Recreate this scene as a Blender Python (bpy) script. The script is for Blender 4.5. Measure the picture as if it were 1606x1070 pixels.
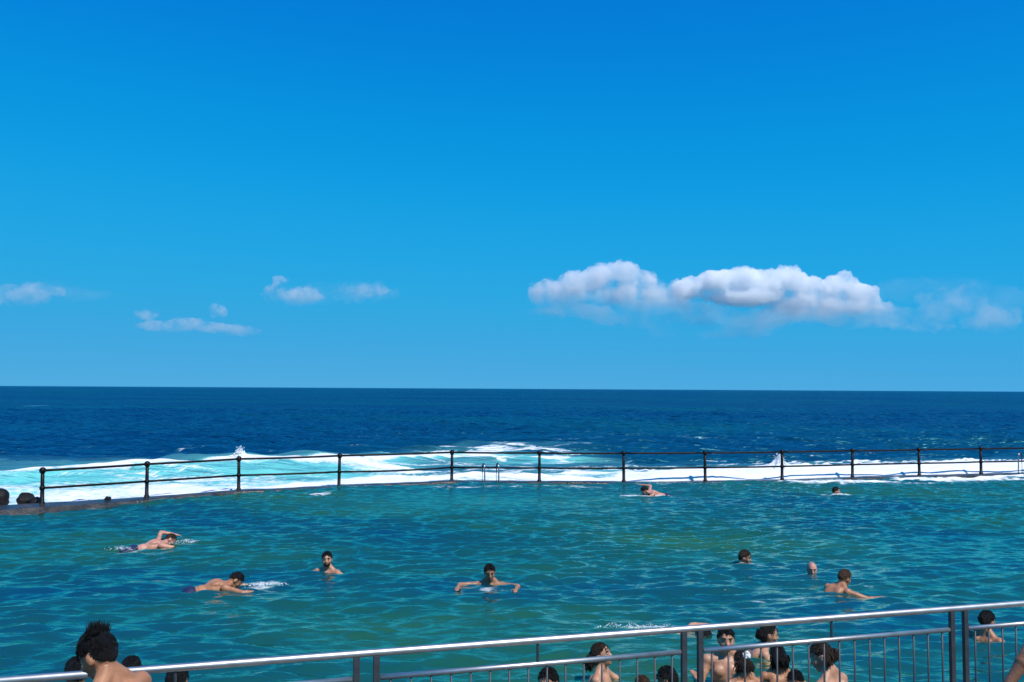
import bpy, bmesh, math, random
import numpy as np
from mathutils import Matrix, Vector, Euler

S = bpy.context.scene
for o in list(bpy.data.objects):
    bpy.data.objects.remove(o)
R = math.radians

# ------------------------------------------------------------------ camera
CAM_H = 3.0
cam_d = bpy.data.cameras.new('camera')
cam_d.sensor_width = 36.0
cam_d.lens = 36.0 * 1391.0 / 1606.0
cam_d.clip_start = 0.05
cam_d.clip_end = 120000.0
cam = bpy.data.objects.new('camera', cam_d)
S.collection.objects.link(cam)
cam.matrix_world = (Matrix.Translation((0, 0, CAM_H)) @ Matrix.Rotation(math.pi / 2 + math.atan(74.8 / 1391.0), 4, 'X')
                    @ Matrix.Rotation(0.0056, 4, 'Z'))
S.camera = cam

# ------------------------------------------------------------------ sky and sun
SUN_EL, SUN_AZ = R(56), R(140)          # azimuth clockwise from +Y: behind the viewer, to the right
world = bpy.data.worlds.new('World')
S.world = world
world.use_nodes = True
wn, wl = world.node_tree.nodes, world.node_tree.links
bg = wn['Background']
sky = wn.new('ShaderNodeTexSky')
sky.sky_type = 'NISHITA'
sky.sun_disc = False
sky.sun_elevation = SUN_EL
sky.sun_rotation = SUN_AZ
sky.air_density = 0.6
sky.dust_density = 0.0
sky.ozone_density = 10.0
down = wn.new('ShaderNodeVectorMath'); down.operation = 'SCALE'; down.inputs['Scale'].default_value = 0.1
curv = wn.new('ShaderNodeRGBCurve')      # the photograph's saturated rendering of a clear sky
def set_curve(c, pts):
    c.points[0].location = pts[0]
    c.points[1].location = pts[-1]
    for p in pts[1:-1]:
        c.points.new(*p)
set_curve(curv.mapping.curves[0], [(0, 0), (.05, .0015), (.077, .004), (.115, .014), (.32, .055), (1, .10)])
set_curve(curv.mapping.curves[1], [(0, 0), (.108, .207), (.166, .307), (.245, .365), (.546, .39), (1, .43)])
set_curve(curv.mapping.curves[2], [(0, 0), (.265, .67), (.387, .745), (.525, .77), (.803, .745), (1, .75)])
curv.mapping.update()
up = wn.new('ShaderNodeVectorMath'); up.operation = 'SCALE'; up.inputs['Scale'].default_value = 10.0
wl.new(sky.outputs[0], down.inputs[0]); wl.new(down.outputs[0], curv.inputs['Color'])
wl.new(curv.outputs[0], up.inputs[0]); wl.new(up.outputs[0], bg.inputs[0])
bg.inputs[1].default_value = 0.1

sun_d = bpy.data.lights.new('sun', 'SUN')
sun_d.energy = 4.2
sun_d.angle = R(0.5)
sun_d.color = (1.0, 0.95, 0.87)
sun = bpy.data.objects.new('sun', sun_d)
S.collection.objects.link(sun)
SDIR = Vector((math.sin(SUN_AZ) * math.cos(SUN_EL), math.cos(SUN_AZ) * math.cos(SUN_EL), math.sin(SUN_EL)))
sun.rotation_euler = SDIR.to_track_quat('Z', 'Y').to_euler()
sun.location = (20, -20, 40)

S.view_settings.view_transform = 'Standard'
S.view_settings.look = 'None'
S.view_settings.exposure = 0.0
S.view_settings.gamma = 1.0
S.view_settings.use_curve_mapping = False
S.render.engine = 'CYCLES'
cy = S.cycles
cy.max_bounces = 26
cy.diffuse_bounces = 2
cy.glossy_bounces = 3
cy.transmission_bounces = 3
cy.transparent_max_bounces = 10
cy.volume_bounces = 24
cy.caustics_reflective = False
cy.caustics_refractive = False
cy.sample_clamp_indirect = 6.0
cy.use_denoising = True

# ------------------------------------------------------------------ helpers
COL = S.collection
def tag(o, label=None, cat=None, group=None, kind=None):
    if label: o['label'] = label
    if cat: o['category'] = cat
    if group: o['group'] = group
    if kind: o['kind'] = kind
    return o

def empty(name, loc=(0, 0, 0), parent=None):
    o = bpy.data.objects.new(name, None)
    o.empty_display_size = 0.1
    COL.objects.link(o)
    o.location = loc
    if parent: o.parent = parent
    return o

def link_mesh(name, me, mat=None, parent=None, smooth=True):
    if mat: me.materials.append(mat)
    if smooth:
        me.polygons.foreach_set('use_smooth', np.ones(len(me.polygons), dtype=bool))
    o = bpy.data.objects.new(name, me)
    COL.objects.link(o)
    if parent: o.parent = parent
    return o

class MB:
    """collects closed shapes as vertices and faces"""
    def __init__(s): s.v = []; s.f = []
    def add(s, v, f):
        n = len(s.v)
        s.v.extend([tuple(p) for p in v]); s.f.extend([tuple(i + n for i in q) for q in f])
    def ellipsoid(s, c, r, rot=None, nu=14, nv=9):
        vs = []; fs = []
        for j in range(1, nv):
            t = math.pi * j / nv
            for i in range(nu):
                a = 2 * math.pi * i / nu
                vs.append(Vector((r[0] * math.sin(t) * math.cos(a), r[1] * math.sin(t) * math.sin(a), r[2] * math.cos(t))))
        top = len(vs); vs.append(Vector((0, 0, r[2]))); bot = len(vs); vs.append(Vector((0, 0, -r[2])))
        for j in range(nv - 2):
            for i in range(nu):
                k = (i + 1) % nu
                fs.append((j * nu + i, (j + 1) * nu + i, (j + 1) * nu + k, j * nu + k))
        for i in range(nu):
            k = (i + 1) % nu
            fs.append((top, i, k)); fs.append((bot, (nv - 2) * nu + k, (nv - 2) * nu + i))
        c = Vector(c)
        if rot is not None: vs = [rot @ p for p in vs]
        s.add([p + c for p in vs], fs)
    def capsule(s, a, b, ra, rb, n=12):
        a = Vector(a); b = Vector(b); d = b - a; L = d.length
        q = d.normalized().to_track_quat('Z', 'Y').to_matrix() if L > 1e-6 else Matrix.Identity(3)
        prof = []
        for k in range(1, 4):
            t = math.pi / 2 * k / 4
            prof.append((ra * math.sin(t), -ra * math.cos(t)))
        prof.append((ra, 0.0))
        prof.append((rb, L))
        for k in range(1, 4):
            t = math.pi / 2 * k / 4
            prof.append((rb * math.cos(t), L + rb * math.sin(t)))
        vs = [Vector((0, 0, -ra))]; fs = []
        for (r, z) in prof:
            for i in range(n):
                w = 2 * math.pi * i / n
                vs.append(Vector((r * math.cos(w), r * math.sin(w), z)))
        vs.append(Vector((0, 0, L + rb))); e = len(vs) - 1
        m = len(prof)
        for i in range(n):
            k = (i + 1) % n
            fs.append((0, 1 + k, 1 + i)); fs.append((e, 1 + (m - 1) * n + i, 1 + (m - 1) * n + k))
            for j in range(m - 1):
                fs.append((1 + j * n + i, 1 + j * n + k, 1 + (j + 1) * n + k, 1 + (j + 1) * n + i))
        s.add([a + q @ p for p in vs], fs)
    def tube(s, pts, r, n=10, caps=True):
        pts = [Vector(p) for p in pts]; vs = []; fs = []
        for i, p in enumerate(pts):
            d = (pts[min(i + 1, len(pts) - 1)] - pts[max(i - 1, 0)]).normalized()
            q = d.to_track_quat('Z', 'Y').to_matrix()
            rr = r[i] if isinstance(r, (list, tuple)) else r
            for k in range(n):
                w = 2 * math.pi * k / n
                vs.append(p + q @ Vector((rr * math.cos(w), rr * math.sin(w), 0)))
        for i in range(len(pts) - 1):
            for k in range(n):
                l = (k + 1) % n
                fs.append((i * n + k, i * n + l, (i + 1) * n + l, (i + 1) * n + k))
        if caps:
            fs.append(tuple(range(n))[::-1]); fs.append(tuple((len(pts) - 1) * n + k for k in range(n)))
        s.add(vs, fs)
    def box(s, c, sx, sy, sz, rot=None, bev=0.0):
        bm = bmesh.new()
        bmesh.ops.create_cube(bm, size=1.0)
        for v in bm.verts: v.co = Vector((v.co.x * sx, v.co.y * sy, v.co.z * sz))
        if bev > 0:
            bmesh.ops.bevel(bm, geom=list(bm.edges), offset=bev, segments=2, affect='EDGES', profile=0.6)
        bm.verts.index_update()
        c = Vector(c)
        s.add([c + (rot @ v.co if rot is not None else v.co) for v in bm.verts], [[v.index for v in f.verts] for f in bm.faces])
        bm.free()
    def mesh(s, name):
        me = bpy.data.meshes.new(name)
        me.from_pydata(s.v, [], s.f); me.update()
        return me
    def obj(s, name, mat, parent=None, smooth=True):
        return link_mesh(name, s.mesh(name), mat, parent, smooth)

PENDING = []          # meshes still to be fused by a voxel remesh
def fuse(o, voxel, smooth_it=3, fac=0.5):
    m = o.modifiers.new('fuse', 'REMESH'); m.mode = 'VOXEL'; m.voxel_size = voxel; m.use_smooth_shade = True
    if smooth_it:
        k = o.modifiers.new('soft', 'SMOOTH'); k.factor = fac; k.iterations = smooth_it
    PENDING.append(o)
    return o

# --- lattice noise for numpy
def _hash(ix, iy, seed):
    h = (ix.astype(np.int64) * 374761393 + iy.astype(np.int64) * 668265263 + seed * 1274126177) & 0xffffffff
    h = ((h ^ (h >> 13)) * 1103515245) & 0xffffffff
    return ((h ^ (h >> 16)) & 0xffff) / 65535.0
def vnoise(x, y, seed=0):
    ix = np.floor(x); iy = np.floor(y); fx = x - ix; fy = y - iy
    fx = fx * fx * (3 - 2 * fx); fy = fy * fy * (3 - 2 * fy)
    a = _hash(ix, iy, seed); b = _hash(ix + 1, iy, seed); c = _hash(ix, iy + 1, seed); d = _hash(ix + 1, iy + 1, seed)
    return (a * (1 - fx) + b * fx) * (1 - fy) + (c * (1 - fx) + d * fx) * fy
def fbm(x, y, oct=4, seed=0, gain=0.5):
    s = 0; a = 1.0; t = 0
    for k in range(oct):
        s = s + a * vnoise(x * 2 ** k + 17.3 * k, y * 2 ** k - 9.1 * k, seed + k); t += a; a *= gain
    return s / t
def sstep(a, b, x):
    t = np.clip((x - a) / (b - a), 0, 1)
    return t * t * (3 - 2 * t)

# ------------------------------------------------------------------ materials
def mat_new(name):
    m = bpy.data.materials.new(name); m.use_nodes = True
    nt = m.node_tree; nt.nodes.clear()
    out = nt.nodes.new('ShaderNodeOutputMaterial')
    return m, nt, out
def nd(nt, typ, **kw):
    n = nt.nodes.new(typ)
    for k, v in kw.items(): setattr(n, k, v)
    return n
def ramp(nt, pts):
    n = nt.nodes.new('ShaderNodeValToRGB')
    e = n.color_ramp.elements
    e[0].position = pts[0][0]; e[0].color = pts[0][1]
    e[1].position = pts[-1][0]; e[1].color = pts[-1][1]
    for p in pts[1:-1]:
        q = e.new(p[0]); q.color = p[1]
    return n
def g(v): return (v, v, v, 1)
def rgb(*c): return (c[0], c[1], c[2], 1)

def basic(name, col, rough=0.5, metal=0.0, var=0.15, scale=8.0, bump=0.0, sss=0.0, spec=0.5, coat=0.0):
    m, nt, out = mat_new(name)
    p = nd(nt, 'ShaderNodeBsdfPrincipled')
    tc = nd(nt, 'ShaderNodeTexCoord')
    n = nd(nt, 'ShaderNodeTexNoise'); n.inputs['Scale'].default_value = scale; n.inputs['Detail'].default_value = 5
    nt.links.new(tc.outputs['Object'], n.inputs['Vector'])
    lo = [max(0, c * (1 - var)) for c in col]; hi = [min(1, c * (1 + var)) for c in col]
    r = ramp(nt, [(0.3, rgb(*lo)), (0.7, rgb(*hi))])
    nt.links.new(n.outputs['Fac'], r.inputs[0]); nt.links.new(r.outputs[0], p.inputs['Base Color'])
    p.inputs['Roughness'].default_value = rough; p.inputs['Metallic'].default_value = metal
    p.inputs['Specular IOR Level'].default_value = spec
    p.inputs['Coat Weight'].default_value = coat; p.inputs['Coat Roughness'].default_value = 0.15
    if sss:
        p.inputs['Subsurface Weight'].default_value = sss
        p.inputs['Subsurface Radius'].default_value = (0.02, 0.008, 0.004)
        p.inputs['Subsurface Scale'].default_value = 0.5
    if bump:
        b = nd(nt, 'ShaderNodeBump'); b.inputs['Strength'].default_value = bump; b.inputs['Distance'].default_value = 0.01
        n2 = nd(nt, 'ShaderNodeTexNoise'); n2.inputs['Scale'].default_value = scale * 6; n2.inputs['Detail'].default_value = 4
        nt.links.new(tc.outputs['Object'], n2.inputs['Vector'])
        nt.links.new(n2.outputs['Fac'], b.inputs['Height']); nt.links.new(b.outputs[0], p.inputs['Normal'])
    nt.links.new(p.outputs[0], out.inputs[0])
    return m

M = {}
M['black_iron'] = basic('black_iron', (0.003, 0.0033, 0.004), 0.5, 0.0, 0.4, 20, 0.3, spec=0.25)
M['steel'] = basic('brushed_steel', (0.62, 0.59, 0.55), 0.46, 1.0, 0.14, 12)
M['steel_dull'] = basic('dull_steel', (0.045, 0.052, 0.058), 0.5, 0.0, 0.3, 14)
M['chrome'] = basic('chrome', (0.40, 0.41, 0.42), 0.3, 1.0, 0.05, 30)
M['ladder_dark'] = basic('ladder_dark', (0.05, 0.05, 0.055), 0.4, 0.6, 0.2, 30)
M['rock'] = basic('lava_rock', (0.009, 0.008, 0.008), 0.6, 0.0, 0.5, 9, 0.9, spec=0.25)
M['lip'] = basic('lips', (0.30, 0.09, 0.075), 0.35, var=0.1)
M['eye'] = basic('eye_dark', (0.012, 0.009, 0.008), 0.12, var=0.1)
M['eyewhite'] = basic('eye_white', (0.36, 0.33, 0.30), 0.15, var=0.05)
M['scrunchie'] = basic('white_cloth', (0.8, 0.8, 0.78), 0.8, var=0.05, scale=60, bump=0.4)
SKIN = {'tan': (0.42, 0.19, 0.095), 'light': (0.50, 0.255, 0.155), 'pink': (0.56, 0.27, 0.19), 'brown': (0.27, 0.125, 0.066), 'olive': (0.36, 0.18, 0.10)}
for k, c in SKIN.items():
    M['skin_' + k] = basic('skin_' + k, c, 0.45, 0, 0.26, 10, 0.25, sss=0.12, spec=0.45)
HAIR = {'black': (0.005, 0.0045, 0.0042), 'brown': (0.030, 0.017, 0.010), 'chestnut': (0.07, 0.035, 0.018), 'grey': (0.30, 0.29, 0.28)}
for k, c in HAIR.items():
    M['hair_' + k] = basic('hair_' + k, c, 0.45, 0, 0.45, 70, 0.9, spec=0.3)
SUIT = {'navy': (0.012, 0.02, 0.07), 'black': (0.012, 0.012, 0.014), 'red': (0.35, 0.03, 0.03), 'teal': (0.02, 0.16, 0.17)}
for k, c in SUIT.items():
    M['suit_' + k] = basic('swimwear_' + k, c, 0.6, 0, 0.1, 30, 0.2)

def concrete(name, c1, c2, wet=0.35, scale=1.2):
    m, nt, out = mat_new(name)
    p = nd(nt, 'ShaderNodeBsdfPrincipled')
    tc = nd(nt, 'ShaderNodeTexCoord')
    n = nd(nt, 'ShaderNodeTexNoise'); n.inputs['Scale'].default_value = scale; n.inputs['Detail'].default_value = 8; n.inputs['Roughness'].default_value = 0.65
    nt.links.new(tc.outputs['Object'], n.inputs['Vector'])
    r = ramp(nt, [(0.32, rgb(*c1)), (0.55, rgb(*[(a + b) / 2 for a, b in zip(c1, c2)])), (0.72, rgb(*c2))])
    nt.links.new(n.outputs['Fac'], r.inputs[0]); nt.links.new(r.outputs[0], p.inputs['Base Color'])
    rr = ramp(nt, [(0.35, g(wet * 0.5)), (0.7, g(min(1, wet * 1.6)))])
    nt.links.new(n.outputs['Fac'], rr.inputs[0]); nt.links.new(rr.outputs[0], p.inputs['Roughness'])
    b = nd(nt, 'ShaderNodeBump'); b.inputs['Strength'].default_value = 0.6; b.inputs['Distance'].default_value = 0.02
    n2 = nd(nt, 'ShaderNodeTexNoise'); n2.inputs['Scale'].default_value = scale * 14; n2.inputs['Detail'].default_value = 6
    nt.links.new(tc.outputs['Object'], n2.inputs['Vector']); nt.links.new(n2.outputs['Fac'], b.inputs['Height'])
    nt.links.new(b.outputs[0], p.inputs['Normal'])
    nt.links.new(p.outputs[0], out.inputs[0])
    return m
M['wall'] = concrete('wet_concrete', (0.018, 0.024, 0.026), (0.085, 0.075, 0.072), 0.3, 2.2)
M['deck'] = concrete('deck_stone', (0.045, 0.045, 0.045), (0.10, 0.095, 0.09), 0.6, 2.0)
M['floor'] = concrete('pool_floor', (0.10, 0.15, 0.10), (0.22, 0.25, 0.17), 0.8, 0.5)

def water(name, pool):
    """Fresnel mix of a mirror surface over murky, light-scattering water; foam and aerated water from mesh attributes."""
    m, nt, out = mat_new(name)
    L = nt.links.new
    tc = nd(nt, 'ShaderNodeTexCoord')
    geo = nd(nt, 'ShaderNodeNewGeometry')
    # body colour
    nb = nd(nt, 'ShaderNodeTexNoise'); nb.inputs['Scale'].default_value = 0.16 if pool else 0.02; nb.inputs['Detail'].default_value = 4; nb.inputs['Roughness'].default_value = 0.55
    mp = nd(nt, 'ShaderNodeMapping'); mp.inputs['Scale'].default_value = (0.55, 1, 1)
    L(geo.outputs['Position'], mp.inputs[0]); L(mp.outputs[0], nb.inputs['Vector'])
    if pool:
        r = ramp(nt, [(0.38, rgb(0.003, 0.062, 0.140)), (0.47, rgb(0.006, 0.086, 0.104)), (0.54, rgb(0.012, 0.108, 0.076)), (0.62, rgb(0.024, 0.128, 0.056))])
    else:
        r = ramp(nt, [(0.35, rgb(0.0003, 0.030, 0.108)), (0.50, rgb(0.0004, 0.046, 0.116)), (0.66, rgb(0.0008, 0.074, 0.114))])
    L(nb.outputs['Fac'], r.inputs[0])
    aer = nd(nt, 'ShaderNodeAttribute', attribute_name='aer')
    mixc = nd(nt, 'ShaderNodeMix', data_type='RGBA')
    L(aer.outputs['Fac'], mixc.inputs['Factor']); L(r.outputs[0], mixc.inputs['A'])
    mixc.inputs['B'].default_value = rgb(0.15, 0.58, 0.55) if not pool else rgb(0.016, 0.16, 0.16)
    # ripples
    def ns(scale, det, sx, rough=0.55):
        k = nd(nt, 'ShaderNodeTexNoise'); k.inputs['Scale'].default_value = scale; k.inputs['Detail'].default_value = det; k.inputs['Roughness'].default_value = rough
        q = nd(nt, 'ShaderNodeMapping'); q.inputs['Scale'].default_value = (sx, 1, 1)
        q.inputs['Rotation'].default_value = (0, 0, R(12))
        L(geo.outputs['Position'], q.inputs[0]); L(q.outputs[0], k.inputs['Vector'])
        return k
    b1 = nd(nt, 'ShaderNodeBump'); b2 = nd(nt, 'ShaderNodeBump')
    if pool:
        n1, d1, n2, d2 = ns(5.0, 3, 0.40), 0.045, ns(9.0, 2, 0.5), 0.010
    else:
        n1, d1, n2, d2 = ns(0.06, 7, 0.22, 0.62), 6.5, ns(0.9, 4, 0.35), 0.34
    b1.inputs['Strength'].default_value = 1; b1.inputs['Distance'].default_value = d1
    b2.inputs['Strength'].default_value = 1; b2.inputs['Distance'].default_value = d2
    L(n1.outputs['Fac'], b1.inputs['Height']); L(n2.outputs['Fac'], b2.inputs['Height']); L(b1.outputs[0], b2.inputs['Normal'])
    dif = nd(nt, 'ShaderNodeBsdfDiffuse'); L(mixc.outputs['Result'], dif.inputs['Color']); L(b2.outputs[0], dif.inputs['Normal'])
    body = dif
    if pool:
        tr = nd(nt, 'ShaderNodeBsdfTransparent'); tr.inputs[0].default_value = rgb(0.35, 0.85, 0.80)
        mb = nd(nt, 'ShaderNodeMixShader'); mb.inputs[0].default_value = 0.20
        L(dif.outputs[0], mb.inputs[1]); L(tr.outputs[0], mb.inputs[2]); body = mb
    gl = nd(nt, 'ShaderNodeBsdfGlossy'); gl.inputs['Roughness'].default_value = 0.12 if pool else 0.28
    gl.inputs['Color'].default_value = rgb(0.88, 0.98, 0.68) if pool else rgb(0.20, 0.88, 0.98)
    L(b2.outputs[0], gl.inputs['Normal'])
    fr = nd(nt, 'ShaderNodeFresnel'); fr.inputs['IOR'].default_value = 1.33; L(b2.outputs[0], fr.inputs['Normal'])
    ms = nd(nt, 'ShaderNodeMixShader'); fk = nd(nt, 'ShaderNodeMath', operation='MULTIPLY'); fk.use_clamp = True; fk.inputs[1].default_value = 2.2 if pool else 0.55; L(fr.outputs[0], fk.inputs[0]); L(fk.outputs[0], ms.inputs[0]); L(body.outputs[0], ms.inputs[1]); L(gl.outputs[0], ms.inputs[2])
    # foam
    fo = nd(nt, 'ShaderNodeAttribute', attribute_name='foam')
    nf = nd(nt, 'ShaderNodeTexNoise'); nf.inputs['Scale'].default_value = 7.0; nf.inputs['Detail'].default_value = 6; nf.inputs['Roughness'].default_value = 0.65
    mf = nd(nt, 'ShaderNodeMapping'); mf.inputs['Scale'].default_value = (0.6, 1, 1)
    L(geo.outputs['Position'], mf.inputs[0]); L(mf.outputs[0], nf.inputs['Vector'])
    ad = nd(nt, 'ShaderNodeMath', operation='ADD'); L(fo.outputs['Fac'], ad.inputs[0]); L(nf.outputs['Fac'], ad.inputs[1])
    rf = ramp(nt, [(0.0, g(0)), (1.0, g(1))])
    mr = nd(nt, 'ShaderNodeMapRange'); mr.inputs['From Min'].default_value = 0.88; mr.inputs['From Max'].default_value = 1.20
    L(ad.outputs[0], mr.inputs['Value'])
    fd = nd(nt, 'ShaderNodeBsdfDiffuse'); fd.inputs[0].default_value = rgb(0.82, 0.84, 0.85)
    bf = nd(nt, 'ShaderNodeBump'); bf.inputs['Strength'].default_value = 0.7; bf.inputs['Distance'].default_value = 0.06
    L(nf.outputs['Fac'], bf.inputs['Height']); L(bf.outputs[0], fd.inputs['Normal'])
    mo = nd(nt, 'ShaderNodeMixShader'); L(mr.outputs[0], mo.inputs[0]); L(ms.outputs[0], mo.inputs[1]); L(fd.outputs[0], mo.inputs[2])
    L(mo.outputs[0], out.inputs[0])
    return m
M['pool_water'] = water('pool_water', True)
M['sea_water'] = water('sea_water', False)

def foam_mat():
    m, nt, out = mat_new('foam')
    p = nd(nt, 'ShaderNodeBsdfPrincipled')
    tc = nd(nt, 'ShaderNodeTexCoord')
    n = nd(nt, 'ShaderNodeTexNoise'); n.inputs['Scale'].default_value = 4; n.inputs['Detail'].default_value = 6
    nt.links.new(tc.outputs['Object'], n.inputs['Vector'])
    r = ramp(nt, [(0.3, rgb(0.66, 0.76, 0.78)), (0.55, rgb(0.86, 0.88, 0.88))])
    nt.links.new(n.outputs['Fac'], r.inputs[0]); nt.links.new(r.outputs[0], p.inputs['Base Color'])
    p.inputs['Roughness'].default_value = 0.7
    b = nd(nt, 'ShaderNodeBump'); b.inputs['Strength'].default_value = 0.6; b.inputs['Distance'].default_value = 0.05
    n2 = nd(nt, 'ShaderNodeTexNoise'); n2.inputs['Scale'].default_value = 14; n2.inputs['Detail'].default_value = 5
    nt.links.new(tc.outputs['Object'], n2.inputs['Vector']); nt.links.new(n2.outputs['Fac'], b.inputs['Height']); nt.links.new(b.outputs[0], p.inputs['Normal'])
    nt.links.new(p.outputs[0], out.inputs[0])
    return m
M['foam'] = foam_mat()

# ------------------------------------------------------------------ layout of the place
POSTS = [(-11.39, 21.72, .26), (-9.65, 23.67, .14), (-7.78, 25.51, .10), (-5.19, 26.91, .04), (-1.91, 28.64, .04), (0.9, 28.58, .05), (3.61, 28.65, .05),
         (6.3, 29.0, .05), (8.99, 29.64, .06), (11.64, 30.46, .07), (14.24, 31.15, .08), (16.77, 31.86, .10)]
RAIL_TOP = 0.95
# centre line of the sea wall, extended beyond the photograph on both sides
WX = np.array([-30, -17, -13.4, -11.39, -9.65, -7.78, -5.19, -1.91, 0.9, 3.61, 6.3, 8.99, 11.64, 14.24, 16.77, 24, 46])
WY = np.array([13, 18.2, 20.2, 21.72, 23.67, 25.51, 26.91, 28.64, 28.58, 28.65, 29.0, 29.64, 30.46, 31.15, 31.86, 33.8, 39.8])
WZ = np.array([.28, .20, .16, .13, .07, .055, .035, .03, .03, .03, .03, .03, .035, .04, .05, .08, .18])
WF = np.array([1.6, .9, .62, .48, .38, .38, .32, .30, .30, .30, .30, .30, .30, .30, .30, .3, .3])     # wall half width on the pool side
def wall_y(x): return np.interp(x, WX, WY)
def pool_far(x): return wall_y(x) - np.interp(x, WX, WF)
# foreground railing line
RA, RDIR = Vector((-0.84, 5.28, 0)), Vector((0.9617, 0.2741, 0)).normalized()
RN = Vector((-RDIR.y, RDIR.x, 0))
def near_edge(x):
    b = RA + RN * 0.32
    return b.y + (x - b.x) * RDIR.y / RDIR.x

def waves(x, y, lam0, lam1, n, slope, seed, spread=55):
    rs = np.random.RandomState(seed)
    h = np.zeros_like(x)
    for i in range(n):
        lam = lam0 * (lam1 / lam0) ** ((i + rs.rand()) / n)
        a = R(-90 + 8 + rs.uniform(-spread, spread))
        k = 2 * math.pi / lam
        amp = slope * math.sqrt(2.0 / n) / k
        ph = k * (x * math.cos(a) + y * math.sin(a)) + rs.rand() * 6.28
        h += amp * (np.sin(ph) + 0.22 * np.cos(2 * ph))
    return h

def grid_mesh(name, X, Y, Z, attrs):
    r, c = X.shape
    me = bpy.data.meshes.new(name)
    v = np.stack([X, Y, Z], -1).reshape(-1, 3)
    idx = np.arange(r * c).reshape(r, c)
    q = np.stack([idx[:-1, :-1], idx[:-1, 1:], idx[1:, 1:], idx[1:, :-1]], -1).reshape(-1, 4)
    me.vertices.add(len(v)); me.vertices.foreach_set('co', v.astype(np.float32).ravel())
    me.loops.add(q.size); me.loops.foreach_set('vertex_index', q.astype(np.int32).ravel())
    me.polygons.add(len(q)); me.polygons.foreach_set('loop_start', np.arange(0, q.size, 4, dtype=np.int32))
    me.update(calc_edges=True)
    for k, a in attrs.items():
        at = me.attributes.new(k, 'FLOAT', 'POINT'); at.data.foreach_set('value', a.astype(np.float32).ravel())
    return me

def ell(X, Y, x, y, rx, ry, rot=0.0):
    c, s = math.cos(rot), math.sin(rot)
    u = ((X - x) * c + (Y - y) * s) / rx; v = (-(X - x) * s + (Y - y) * c) / ry
    return np.exp(-(u * u + v * v))

# --- pool water
def build_pool():
    xs = np.linspace(-19.5, 23, 860)
    vs = np.linspace(0, 1, 500) ** 1.1
    Xg, Vg = np.meshgrid(xs, vs)
    y0 = near_edge(Xg); y1 = pool_far(Xg) + 0.04
    Yg = y0 + (y1 - y0) * Vg
    calm = 0.72 + 0.75 * fbm(Xg * 0.12, Yg * 0.18, 3, 5)
    calm *= 1 - 0.65 * ell(Xg, Yg, -0.5, 24.5, 5, 3.0)
    calm *= 1 - 0.55 * ell(Xg, Yg, 1.0, 11.0, 2.2, 1.6)
    Z = (waves(Xg, Yg, 0.22, 0.52, 90, 0.24, 3, 36) + waves(Xg, Yg, 0.55, 1.6, 36, 0.075, 4, 40)) * calm + waves(Xg, Yg, 2.6, 8.0, 10, 0.03, 9, 70)
    foam = np.zeros_like(Xg)
    far = (y1 - Yg)
    n = fbm(Xg * 0.9, Yg * 2.2, 4, 21)
    # overflow along the wall on the right and small patches elsewhere
    foam += 0.85 * sstep(7.8, 11, Xg) * sstep(20, 16.5, Xg) * sstep(2.3, 0.5, far) * sstep(0.36, 0.6, n + 0.10)
    foam += 0.45 * sstep(0.7, 0.0, far) * sstep(0.45, 0.7, n)
    foam += 0.62 * ell(Xg, Yg, -5.3, 25.0, 0.9, 0.25) + 0.5 * ell(Xg, Yg, -1.0, 27.2, 2.4, 0.35) + 0.45 * ell(Xg, Yg, 2.0, 27.6, 1.8, 0.2)
    patch = np.zeros_like(Xg)
    for (x, y, rx, ry, rot, a) in [(3.45, 25.0, .5, .18, 0, .62), (4.85, 24.8, .35, .10, 0, .5), (9.45, 25.85, .5, .15, 0, .7),
                                   (-7.0, 16.6, .6, .18, .55, .45), (-6.1, 17.4, .35, .16, .2, .45), (-3.70, 13.66, .38, .14, .1, .62),
                                   (1.75, 11.35, .65, .20, .1, .50), (4.0, 15.2, .6, .1, 0, .55), (4.25, 12.85, .7, .12, .15, .42),
                                   (3.45, 12.7, .2, .06, 0, .6), (5.5, 13.6, .3, .1, .1, .4), (-0.32, 13.3, .5, .12, 0, .38), (-3.0, 14.5, .4, .1, 0, .35),
                                   (1.35, 8.95, .22, .18, 0, .5)]:
        patch += 1.25 * a * ell(Xg, Yg, x, y, rx * 1.15, ry * 1.15, rot)
    foam += patch * (0.35 + 0.95 * fbm(Xg * 2.6, Yg * 6.5, 3, 23))
    aer = np.clip(0.75 * ell(Xg, Yg, -0.5, 24.3, 4.5, 2.6) + 0.5 * sstep(4.0, 0, far) * sstep(-4, 6, Xg) + 1.1 * np.clip(foam - 0.2, 0, 0.6), 0, 1)
    me = grid_mesh('pool_water', Xg, Yg, Z, {'foam': foam, 'aer': aer})
    o = link_mesh('pool_water', me, M['pool_water'])
    tag(o, 'choppy blue green seawater filling the bathing pool', kind='structure')
build_pool()

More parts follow.
